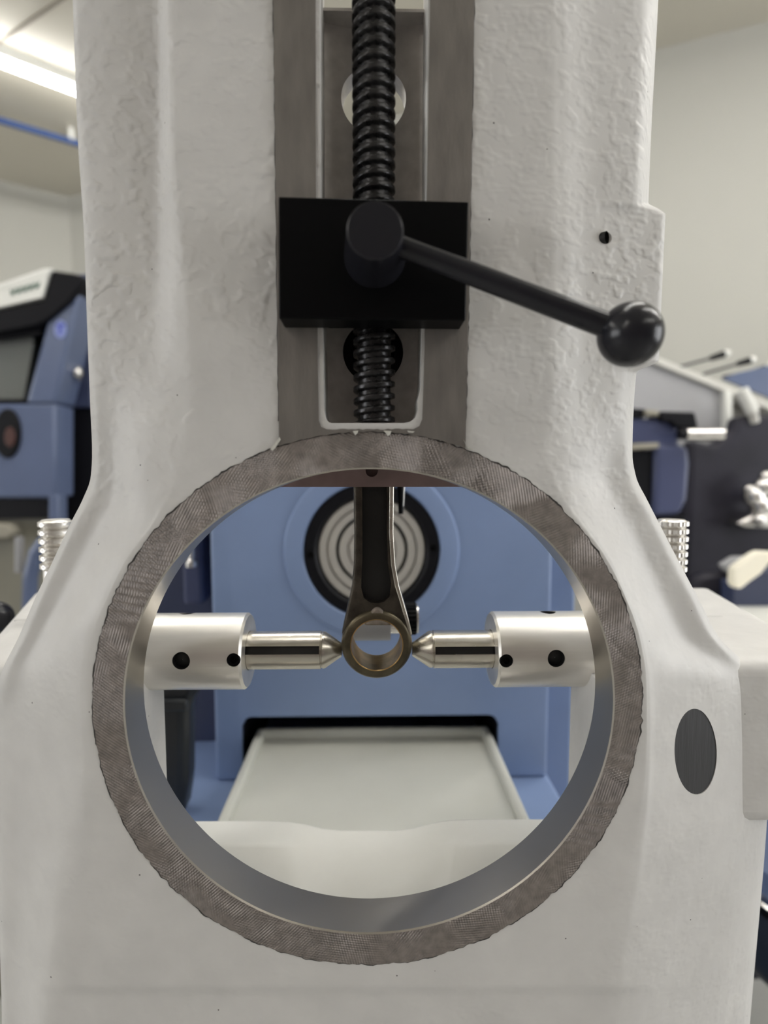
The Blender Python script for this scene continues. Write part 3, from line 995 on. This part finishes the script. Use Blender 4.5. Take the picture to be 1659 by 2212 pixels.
# forging lug above the eye
lug = [(786, 1350), (790, 1336), (800, 1322), (808, 1312), (818, 1310), (827, 1318), (836, 1334), (846, 1350)]
link('forging_lug', MB().prism([P(x, y, YS) + Vector((0, -0.0017, 0)) for x, y in lug], (0, 0.008, 0)), M['lug'], rod, smooth=60, bevel=0.0012, seg=3)
bgz = H + 0.040
prof = [(0.022, 0), (0.030, 0), (0.030, 0.0185), (0.022, 0.0185)]
link('big_end', MB().lathe(prof + [prof[0]], (P(807, 1000, YS).x, YS, bgz), (0, 1, 0), 48, (False, False)), M['rod'], rod, smooth=30)

# small clamp with thumb screw behind the rod
YC = 0.36
tc = thing('thumb_screw', 'black knurled thumb screw on grey stop peeping out behind the connecting rod', 'screw', P(815, 1345, YC))
c = P(802, 1345, YC)
xr = lambda px: (px - 805) / 1200 * YC
body_c = Vector((xr(760), YC, P(805, 1346, YC).z))
link('stop_body', MB().tube(body_c, (xr(843), YC, body_c.z), 0.0112, n=32), M['grey'], tc, smooth=30)
link('shank', MB().tube((xr(843), YC, body_c.z), (xr(870), YC, body_c.z), 0.0070, n=24), M['chrome'], tc, smooth=30)
nk = 48
vs_, fs = [], []
zc = P(805, 1336, YC).z
for k, hx in enumerate((868, 870, 898, 900)):
    for i in range(nk):
        r = (0.0108 if i % 2 else 0.0103) - (0.0006 if k in (0, 3) else 0)
        vs_.append((xr(hx), YC + r * cos(2 * pi * i / nk), zc + r * sin(2 * pi * i / nk)))
for k in range(3):
    for i in range(nk):
        j = (i + 1) % nk
        fs.append((k * nk + i, k * nk + j, (k + 1) * nk + j, (k + 1) * nk + i))
fs += [tuple(range(nk)), tuple(range(3 * nk, 4 * nk))]
hd = link('knurled_head', MB().add(vs_, fs), M['black'], tc, smooth=20)
link('end_disc', MB().tube((xr(900), YC, zc), (xr(904), YC, zc), 0.0098, n=32), M['chrome'], hd, smooth=30)
link('stop_post', MB().box(xr(785), xr(835), YC - 0.006, YC + 0.006, body_c.z + 0.004, H + 0.02), M['black'], tc, smooth=0)
link('side_pin', MB().tube(P(866, 1110, YC), P(864, 980, YC), 0.0016, 0.0030, 16), M['black'], tc)
link('side_pin', MB().tube(P(871, 1094, YC), P(874, 980, YC), 0.0004, 0.0013, 12), M['chrome'], tc)


# ------------------------------------------------------------------ knurled adjusting knobs on the arms
def knob(px, py_top, width, dpx, nd, diamond, label):
    Yk = 0.33
    x = (px - 805) / 1200 * Yk
    r = width / 2 / 1200 * Yk
    z = P(px, py_top, Yk).z
    t = thing('knurled_knob', label, 'knob', (x, Yk, ZA), 'knurled knobs on top of the arms')
    h = dpx / 1200 * Yk
    for k in range(nd):
        n_, mz = 96, 8
        vs_, fs = [], []
        z1, z0 = z - k * h, z - (k + 1) * h
        for q in range(mz + 1):
            v = q / mz
            zz = z1 + (z0 - z1) * v
            env = r * (1.0 if 0.24 < v < 0.86 else 0.86)
            if q == 0:
                env = r * 0.80
            for i in range(n_):
                if diamond:
                    e = 0.00042 * (abs(((i / 6 + v * 2.5) % 1) - 0.5) + abs(((i / 6 - v * 2.5) % 1) - 0.5))
                else:
                    e = 0.0004 * abs(((i / 4) % 1) - 0.5) * 2
                rr = env + (e if 0.2 < v < 0.9 else 0)
                vs_.append((x + rr * cos(2 * pi * i / n_), Yk + rr * sin(2 * pi * i / n_), zz))
        for q in range(mz):
            for i in range(n_):
                j = (i + 1) % n_
                fs.append((q * n_ + i, q * n_ + j, (q + 1) * n_ + j, (q + 1) * n_ + i))
        fs += [tuple(range(n_)), tuple(range(mz * n_, mz * n_ + n_))]
        link('knurled_ring', MB().add(vs_, fs), M['steel'], t, smooth=25)
    link('stem', MB().tube((x, Yk, z - nd * h), (x, Yk, ZA), r * 0.86, n=32), M['steel'], t, smooth=30)


knob(1461, 1122, 65, 16.6, 7, False, 'straight knurled steel knob of stacked rings before the dark slate machine')
knob(125, 1122, 66, 18.0, 6, True, 'diamond knurled steel knob of stacked rings before the blue cabinet machine')
t = thing('ball_lever', 'black ball of a hand lever at the picture edge beside the pale arm', 'lever', P(-10, 1336, 0.40))
bp_ = P(-8, 1334, 0.40)
link('ball', MB().sphere(bp_, 0.0115, 40, 20), M['lever'], t, smooth=60)
link('rod', MB().tube(bp_, bp_ + Vector((-0.10, 0.02, -0.05)), 0.005), M['lever'], t)

# ------------------------------------------------------------------ blue machine behind the bore
YM = 0.52
X = lambda px, Y=YM: (px - 805) / 1200 * Y
Z = lambda py, Y=YM: P(805, py, Y).z
bm_ = thing('blue_machine', 'blue enamelled machine head with round spindle nose and dark tray slot', 'machine', (0, 0.6, 0))
zl = Z(1684)
pnl = link('front_panel', MB().box(X(452), X(1200), YM, 0.70, zl, H + 0.20), M['blue'], bm_, smooth=30, bevel=0.004, seg=3)
scx, scz = X(803), Z(1190)
opening = rrect(X(512), X(1087), zl - 0.01, Z(1546), 0.011, YM - 0.02, 0.66, True, False)
spin = MB().lathe([(0.0640, -0.02), (0.0640, 0.06)], (scx, YM, scz), (0, 1, 0), 96)
cut(pnl, [opening, spin], smooth=35)
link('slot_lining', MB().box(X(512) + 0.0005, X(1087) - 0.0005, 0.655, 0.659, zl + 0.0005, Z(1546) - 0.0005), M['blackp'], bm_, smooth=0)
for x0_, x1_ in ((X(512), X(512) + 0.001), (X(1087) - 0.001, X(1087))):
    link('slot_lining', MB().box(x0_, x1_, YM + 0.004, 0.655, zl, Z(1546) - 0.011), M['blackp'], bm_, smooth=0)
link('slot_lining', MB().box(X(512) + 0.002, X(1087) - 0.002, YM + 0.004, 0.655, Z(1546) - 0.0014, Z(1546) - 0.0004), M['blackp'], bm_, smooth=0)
link('spindle_flange', MB().lathe([(0.0642, 0.01), (0.0642, -0.0015), (0.0655, -0.003), (0.0785, -0.003), (0.0815, -0.0022), (0.0835, 0.0005)], (scx, YM, scz), (0, 1, 0), 96, (False, False)), M['blue'], bm_, smooth=35)
bz = link('spindle_bezel', MB().lathe([(0.0636, 0.03), (0.0636, -0.0015), (0.0628, -0.0026), (0.054, -0.0026), (0.0515, 0.0), (0.0515, 0.04)], (scx, YM, scz), (0, 1, 0), 96, (False, False)), M['blackp'], bm_, smooth=35)
for ang in (3, 93, 183, 273):
    link('bezel_screw', MB().lathe([(0.0034, 0.001), (0.0034, -0.0012), (0.002, -0.0012), (0.002, -0.0002), (0.0001, -0.0002)], (scx + 0.0578 * cos(radians(ang)), YM - 0.0026, scz + 0.0578 * sin(radians(ang))), (0, 1, 0), 20, (False, False)), M['black'], bz)
prof = [(0.0511, 0.05), (0.0511, 0.004), (0.0495, 0.0018), (0.0432, 0.0018), (0.0428, 0.010), (0.0416, 0.010), (0.0412, 0.0035), (0.0345, 0.0035), (0.0342, 0.014)]
o = link('chuck_ring', MB().lathe(prof, (scx, YM, scz), (0, 1, 0), 96, (False, False)), M['spindle'], bm_, smooth=25)
o['label'] = 'bright turned steel spindle nose'
link('chuck_gap', MB().lathe([(0.0344, 0.012), (0.0310, 0.012)], (scx, YM, scz), (0, 1, 0), 64, (False, False)), M['blackp'], bm_)
prof = [(0.0314, 0.03), (0.0314, 0.006), (0.0306, 0.005), (0.0235, 0.005), (0.0230, 0.010), (0.0216, 0.010), (0.0212, 0.006), (0.0130, 0.006), (0.0125, 0.016), (0.0001, 0.018)]
link('chuck_centre', MB().lathe(prof, (scx, YM, scz), (0, 1, 0), 72, (False, False)), M['spindle'], bm_, smooth=25)
# ledge below, recessed flanks, the left one's shade put into its colour
link('ledge', MB().box(X(330), X(1207), 0.355, 0.72, H - 0.42, zl), M['blue'], bm_, smooth=40, bevel=0.005, seg=3)
link('side_panel', MB().box(X(1196), X(1300), 0.575, 0.72, H - 0.42, H + 0.19), M['blue'], bm_, smooth=30, bevel=0.003)
link('side_panel', MB().box(X(200), X(456), 0.60, 0.72, H - 0.42, H + 0.19), M['darkblue'], bm_, smooth=30, bevel=0.003)  # same blue as the front, with its shade put into the colour
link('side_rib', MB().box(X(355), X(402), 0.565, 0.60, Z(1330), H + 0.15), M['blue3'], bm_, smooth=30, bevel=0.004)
link('cabinet', MB().box(X(300), X(1300), 0.42, 0.95, 0.0, H - 0.42), M['blue'], bm_, smooth=30, bevel=0.004)
f_ = link('coolant_nozzle', MB().lathe([(0.006, 0), (0.006, 0.006), (0.0035, 0.008), (0.0035, 0.020), (0.005, 0.021), (0.005, 0.05)], P(414, 1224, 0.555), (0, 0, 1), 24), M['chrome'], bm_, smooth=30)
link('nozzle_arm', MB().box(P(405, 1120, 0.55).x, P(425, 1120, 0.55).x, 0.548, 0.602, P(414, 1224, 0.555).z + 0.046, P(414, 1224, 0.555).z + 0.056), M['black'], bm_, smooth=0)

# tray in the slot, on the ledge
zt2 = H - 0.262
tr = thing('drip_tray', 'shallow off-white tray with raised rim sticking out of the dark slot', 'tray', (0, 0.44, zl))
xa, xb, ya, yb = -0.1165, 0.1175, 0.335, 0.545
link('tray_floor', MB().box(xa, xb, ya, yb, zl + 0.0006, zt2 - 0.008), M['tray'], tr, smooth=30, bevel=0.002)
for q in ((xa, xa + 0.008, ya, yb), (xb - 0.008, xb, ya, yb), (xa, xb, yb - 0.008, yb), (xa, xb, ya, ya + 0.008)):
    link('rim', MB().box(*q, zt2 - 0.014, zt2), M['tray'], tr, smooth=40, bevel=0.003, seg=3)

# black bent bracket at the left, behind the arm
br = [(300, 1440), (450, 1440), (436, 1492), (418, 1508), (404, 1526), (403, 1690), (400, 1716), (392, 1774), (300, 1774)]
t = thing('elbow_bracket', 'thick black elbow bracket standing on the blue ledge under the pin holder', 'bracket', P(380, 1790, 0.46))
link('elbow', slab(br, 0.455, 0.03), M['rubber'], t, smooth=50, bevel=0.008, seg=3)
cl = P(372, 1523, 0.452)
link('clamp_band', MB().box(cl.x - 0.025, cl.x + 0.0125, 0.4495, 0.456, cl.z - 0.005, cl.z + 0.005), M['rubber'], t, smooth=40, bevel=0.002)

# ------------------------------------------------------------------ blue cabinet machine far left
YL = 1.30
lm = thing('cabinet_machine', 'blue cabinet machine with slanted window and white sign panel beyond the column', 'machine', (P(20, 1000, YL).x, YL + 0.2, 0))
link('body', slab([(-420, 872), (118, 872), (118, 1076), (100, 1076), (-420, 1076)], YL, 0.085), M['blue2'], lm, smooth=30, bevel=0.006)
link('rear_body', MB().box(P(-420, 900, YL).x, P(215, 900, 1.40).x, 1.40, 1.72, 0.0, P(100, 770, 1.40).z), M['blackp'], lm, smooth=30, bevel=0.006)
link('upper_side', slab([(113, 880), (196, 880), (196, 590), (160, 592), (140, 760)], 1.386, 0.2), M['darkblue'], lm, smooth=30, bevel=0.004)  # darker blue stands in for the shadow on this side
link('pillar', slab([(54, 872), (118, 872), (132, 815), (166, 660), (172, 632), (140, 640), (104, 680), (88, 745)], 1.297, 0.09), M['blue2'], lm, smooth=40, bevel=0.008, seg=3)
hd = link('hood', slab([(-420, 780), (0, 718), (76, 704), (104, 690), (150, 652), (178, 612), (181, 596), (160, 590), (112, 583), (92, 648), (0, 668), (-420, 745)], 1.285, 0.2), M['blackp'], lm, smooth=30, bevel=0.005)
sg = link('sign_panel', slab([(-420, 742), (0, 663), (90, 642), (103, 594), (0, 628), (-420, 715)], 1.281, 0.01), M['white'], lm, smooth=30)
link('roof_edge', slab([(-420, 715), (0, 628), (104, 594), (112, 579), (95, 579), (0, 612), (-420, 695)], 1.281, 0.22), M['white'], lm, smooth=30, bevel=0.003)
for k in range(5):                                       # blurred green print on the sign
    x, y = 22 + k * 13, 634 - k * 3.6
    link('printed_mark', slab([(x, y - 8), (x + 3, y - 9), (x + 6, y - 3), (x + 9, y - 11), (x + 12, y - 11), (x + 8, y + 4), (x + 5, y + 1), (x + 2, y + 5)], 1.2798, 0.0012), M['green'], sg, smooth=0)
fr_ = link('window_frame', slab([(-420, 745), (0, 716), (92, 700), (62, 872), (-420, 876)], 1.305, 0.07), M['blackp'], lm, smooth=30, bevel=0.003)
cut(fr_, [slab([(-440, 756), (0, 727), (74, 716), (48, 860), (-440, 864)], 1.28, 0.085)], smooth=30)
link('interior', slab([(-440, 756), (0, 727), (76, 714), (49, 862), (-440, 866)], 1.362, 0.01), M['inside'], lm, smooth=0)
link('window_pane', slab([(-430, 754), (0, 725), (76, 714), (50, 862), (-430, 866)], 1.318, 0.004), M['glass'], lm, smooth=0)


def disc(cx, cy, rx, ry, Y, d, n=32):
    return slab([(cx + rx * cos(2 * pi * i / n), cy + ry * sin(2 * pi * i / n)) for i in range(n)], Y, d)


po = link('round_port', disc(14, 936, 29, 54, 1.294, 0.02), M['blackp'], lm, smooth=30, bevel=0.004)
link('port_core', disc(20, 944, 12, 22, 1.291, 0.01), M['red'], po, smooth=30, bevel=0.002)
bg = link('round_badge', disc(130, 711, 13, 20, 1.2955, 0.003), M['badge'], lm, smooth=30)
link('badge_mark', slab([(122, 701), (139, 699), (139, 704), (133, 705), (131, 722), (126, 722), (128, 706), (122, 706)], 1.2945, 0.0015), M['badge2'], bg, smooth=0)
ft = link('pipe_fitting', MB().tube(P(138, 804, 1.36), P(172, 806, 1.36), 0.016, n=20), M['chrome'], lm, smooth=30)
link('fitting_ball', MB().sphere(P(166, 805, 1.345), 0.013, 20, 12), M['chrome'], ft)
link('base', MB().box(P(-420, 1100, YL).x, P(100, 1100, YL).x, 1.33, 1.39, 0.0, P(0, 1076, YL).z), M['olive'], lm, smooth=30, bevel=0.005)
link('black_plinth', slab([(-420, 1077), (104, 1077), (104, 1120), (-420, 1124)], 1.312, 0.03), M['blackp'], lm, smooth=0)  # black strip under the body
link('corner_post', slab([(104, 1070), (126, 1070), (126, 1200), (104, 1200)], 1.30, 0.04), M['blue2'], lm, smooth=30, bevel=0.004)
link('drain_pipe', MB().sweep([P(100, 1165, 1.26), P(78, 1195, 1.26), P(66, 1245, 1.26), P(64, 1330, 1.26)], 0.016, 14), M['blue2'], lm, smooth=40)
link('vertical_pipe', MB().tube(P(42, 1160, 1.29), P(42, 1235, 1.29), 0.009), M['grey'], lm)
link('beige_cover', slab([(-60, 1128), (16, 1132), (26, 1150), (20, 1164), (-60, 1168)], 1.29, 0.05), M['beige'], lm, smooth=40, bevel=0.006)

# ------------------------------------------------------------------ machines far right
YG = 1.42
gm = thing('grey_enclosure', 'grey machine enclosure with blue lid and gas struts beyond the ball lever', 'machine', (P(1500, 900, YG).x, YG, 0))
link('side_panel', slab([(1340, 745), (1392, 772), (1580, 848), (1580, 968), (1340, 968)], YG, 0.05), M['grey'], gm, smooth=30, bevel=0.003)
link('top_rim', slab([(1340, 735), (1400, 762), (1700, 884), (1700, 902), (1580, 852), (1392, 776), (1340, 752)], YG - 0.012, 0.07), M['lgrey'], gm, smooth=30, bevel=0.003)
link('lid', slab([(1562, 818), (1590, 806), (1700, 780), (1700, 868), (1690, 870)], YG + 0.02, 0.01), M['blue2'], gm, smooth=30)
link('rear_panel', slab([(1580, 855), (1700, 905), (1700, 1000), (1580, 968)], YG + 0.05, 0.01), M['lgrey'], gm, smooth=0)
for (a_, b_, c__) in (((1455, 796), (1536, 774), (1563, 765)), ((1520, 808), (1594, 786), (1618, 779)), ((1562, 814), (1628, 803), (1652, 796))):
    s_ = link('gas_strut', MB().tube(P(*a_, YG + 0.03), P(*b_, YG + 0.05), 0.0035, n=12), M['slate'], gm)
    link('strut_end', MB().tube(P(*b_, YG + 0.05), P(*c__, YG + 0.055), 0.007, 0.0095, n=14), M['blackp'], s_)
    q = P(*c__, YG + 0.055)
    link('strut_cap', MB().tube(q, q + Vector((0.014, 0.002, 0.003)), 0.009, n=14), M['white'], s_)
link('corner_post', slab([(1568, 842), (1583, 846), (1583, 946), (1570, 950)], YG - 0.02, 0.03), M['white'], gm, smooth=30, bevel=0.003)
link('leg_frame', MB().box(P(1360, 960, YG).x, P(1580, 960, YG).x, YG + 0.03, YG + 0.1, 0.0, P(1400, 968, YG).z), M['slate'], gm, smooth=0)

t = thing('white_tube', 'short bright slanting white tube beside the grey enclosure', 'tube', P(1612, 890, 1.36))
link('tube_body', MB().tube(P(1602, 842, 1.34), P(1626, 890, 1.34), 0.0145, n=24), M['white'], t)
link('tube_foot', MB().tube(P(1626, 890, 1.34), P(1630, 912, 1.345), 0.011, n=20), M['lgrey'], t)

sm = thing('slate_machine', 'dark slate machine body with silver handwheel beside the knurled knob', 'machine', (P(1580, 1100, 1.34).x, 1.40, 0))
link('body', slab([(1486, 1110), (1494, 950), (1545, 962), (1586, 930), (1594, 900), (1640, 896), (1760, 892), (1760, 1400), (1470, 1400)], 1.345, 0.045), M['slate'], sm, smooth=40, bevel=0.012, seg=3)
link('cabinet', MB().box(P(1470, 1300, 1.345).x, P(1760, 1300, 1.345).x, 1.345, 1.40, 0, P(1500, 1400, 1.345).z), M['slate'], sm, smooth=0)
hw = link('handwheel_hub', MB().sphere(P(1628, 1072, 1.30), 0.024, 24, 14), M['chrome'], sm)
for (x, y, r) in ((1650, 1052, 0.024), (1642, 1092, 0.024), (1655, 1030, 0.015), (1618, 1058, 0.012)):
    link('handwheel_grip', MB().sphere(P(x, y, 1.295), r, 20, 12), M['chrome'], hw)
link('handwheel_shaft', MB().tube(P(1628, 1072, 1.30), P(1640, 1072, 1.36), 0.012), M['chrome'], sm)
br_ = link('tool_rest', slab([(1594, 1132), (1612, 1120), (1626, 1112), (1700, 1106), (1700, 1144), (1612, 1140)], 1.29, 0.056), M['chrome'], sm, smooth=40, bevel=0.008, seg=3)
link('rest_knob', MB().sphere(P(1640, 1124, 1.283), 0.015, 20, 12), M['chrome'], br_)

bp2 = thing('blue_post', 'short blue machine post with black control box beside the column edge', 'machine', (P(1455, 1000, 1.15).x, 1.17, 0))
link('post', slab([(1416, 958), (1470, 960), (1488, 966), (1492, 1000), (1486, 1080), (1470, 1112), (1412, 1116)], 1.15, 0.05), M['blue3'], bp2, smooth=40, bevel=0.01, seg=3)
link('control_box', slab([(1428, 888), (1502, 890), (1510, 924), (1462, 924), (1450, 912), (1428, 910)], 1.14, 0.06), M['blackp'], bp2, smooth=30, bevel=0.004)
link('panel', slab([(1340, 902), (1440, 906), (1466, 924), (1466, 962), (1340, 958)], 1.155, 0.04), M['blue3'], bp2, smooth=30, bevel=0.004)
link('top_bar', slab([(1340, 880), (1395, 884), (1395, 902), (1340, 902)], 1.15, 0.04), M['blackp'], bp2, smooth=0)
link('warm_cap', slab([(1396, 884), (1424, 886), (1424, 898), (1396, 898)], 1.14, 0.03), M['beige'], bp2, smooth=30, bevel=0.003)
link('shelf', slab([(1340, 960), (1424, 956), (1424, 968), (1340, 974)], 1.13, 0.05), M['beige'], bp2, smooth=30, bevel=0.002)
link('foot', slab([(1340, 974), (1415, 972), (1412, 1116), (1480, 1112), (1490, 1400), (1340, 1400)], 1.16, 0.05), M['blackp'], bp2, smooth=0)
link('column', MB().box(P(1340, 1400, 1.16).x, P(1490, 1400, 1.16).x, 1.16, 1.21, 0, P(1400, 1399, 1.16).z), M['blackp'], bp2, smooth=0)
sp = link('silver_roller', MB().tube(P(1480, 938, 1.13), P(1560, 938, 1.13), 0.0125, n=28), M['chrome'], bp2, smooth=30)
link('roller_end', MB().tube(P(1466, 938, 1.13), P(1481, 938, 1.13), 0.011, n=24), M['blackp'], sp, smooth=30)

wb_ = thing('white_bench', 'pale bench top beyond the arm with a cream carton on it', 'bench', (P(1640, 1320, 0.95).x, 0.95, 0))
bt = PZ(1640, 1300, H - 0.22)
link('bench_top', MB().box(0.46, 1.0, 0.80, 1.12, H - 0.285, H - 0.26), M['white'], wb_, smooth=0, bevel=0.003)
for (x, y) in ((0.48, 0.82), (0.98, 0.82), (0.48, 1.10), (0.98, 1.10)):
    link('leg', MB().box(x - 0.015, x + 0.015, y - 0.015, y + 0.015, 0, H - 0.285), M['grey'], wb_, smooth=0)
zcb = H - 0.22
cb = [(1586, 1232), (1592, 1224), (1632, 1196), (1642, 1192), (1760, 1198), (1760, 1206), (1664, 1216), (1645, 1240), (1622, 1256), (1602, 1272), (1590, 1272), (1584, 1262)]
o = thing('carton', 'bright cream folded carton leaning on the pale bench', 'carton', P(1600, 1272, 0.98))
link('panel', slab(cb, 0.98, 0.02), M['cream'], o, smooth=30, bevel=0.004)
link('foot_flap', slab([(1586, 1262), (1640, 1240), (1700, 1230), (1700, 1315), (1586, 1315)], 1.01, 0.04), M['darkblue'], o, smooth=0)
o = thing('grey_bracket', 'small grey plate tilted beside the cream carton', 'bracket', P(1590, 1236, 1.02))
link('plate', slab([(1561, 1222), (1590, 1204), (1640, 1204), (1612, 1222), (1588, 1240), (1574, 1238)], 1.04, 0.02), M['grey'], o, smooth=30, bevel=0.004)
link('foot', slab([(1500, 1252), (1530, 1240), (1600, 1234), (1610, 1303), (1500, 1303)], 1.05, 0.04), M['slate'], o, smooth=30, bevel=0.01)

# dark seat glimpsed low at the right edge
st = thing('workshop_stool', 'black padded stool with chrome hoop glimpsed low behind the column foot', 'stool', (P(1790, 2000, 0.62).x, 0.66, 0))
sx_ = P(1790, 2000, 0.62).x
link('seat', MB().lathe([(0.02, 0), (0.085, 0.0), (0.098, 0.02), (0.098, 0.06), (0.085, 0.08), (0.02, 0.085)], (sx_, 0.64, P(1700, 2110, 0.62).z), (0, 0, 1), 48), M['rubber'], st, smooth=50)
link('hoop', MB().lathe([(0.093, 0), (0.099, 0.004), (0.093, 0.009)], (sx_, 0.64, P(1700, 1945, 0.62).z), (0, 0, 1), 48, (True, True)), M['chrome'], st, smooth=50)
link('cushion', MB().lathe([(0.093, 0), (0.1, 0.01), (0.09, 0.03), (0.02, 0.034)], (sx_, 0.64, P(1700, 1928, 0.62).z), (0, 0, 1), 48), M['blue2'], st, smooth=50)
link('pillar', MB().tube((sx_, 0.64, 0), (sx_, 0.64, P(1700, 2110, 0.62).z), 0.09, 0.03, 32), M['rubber'], st)
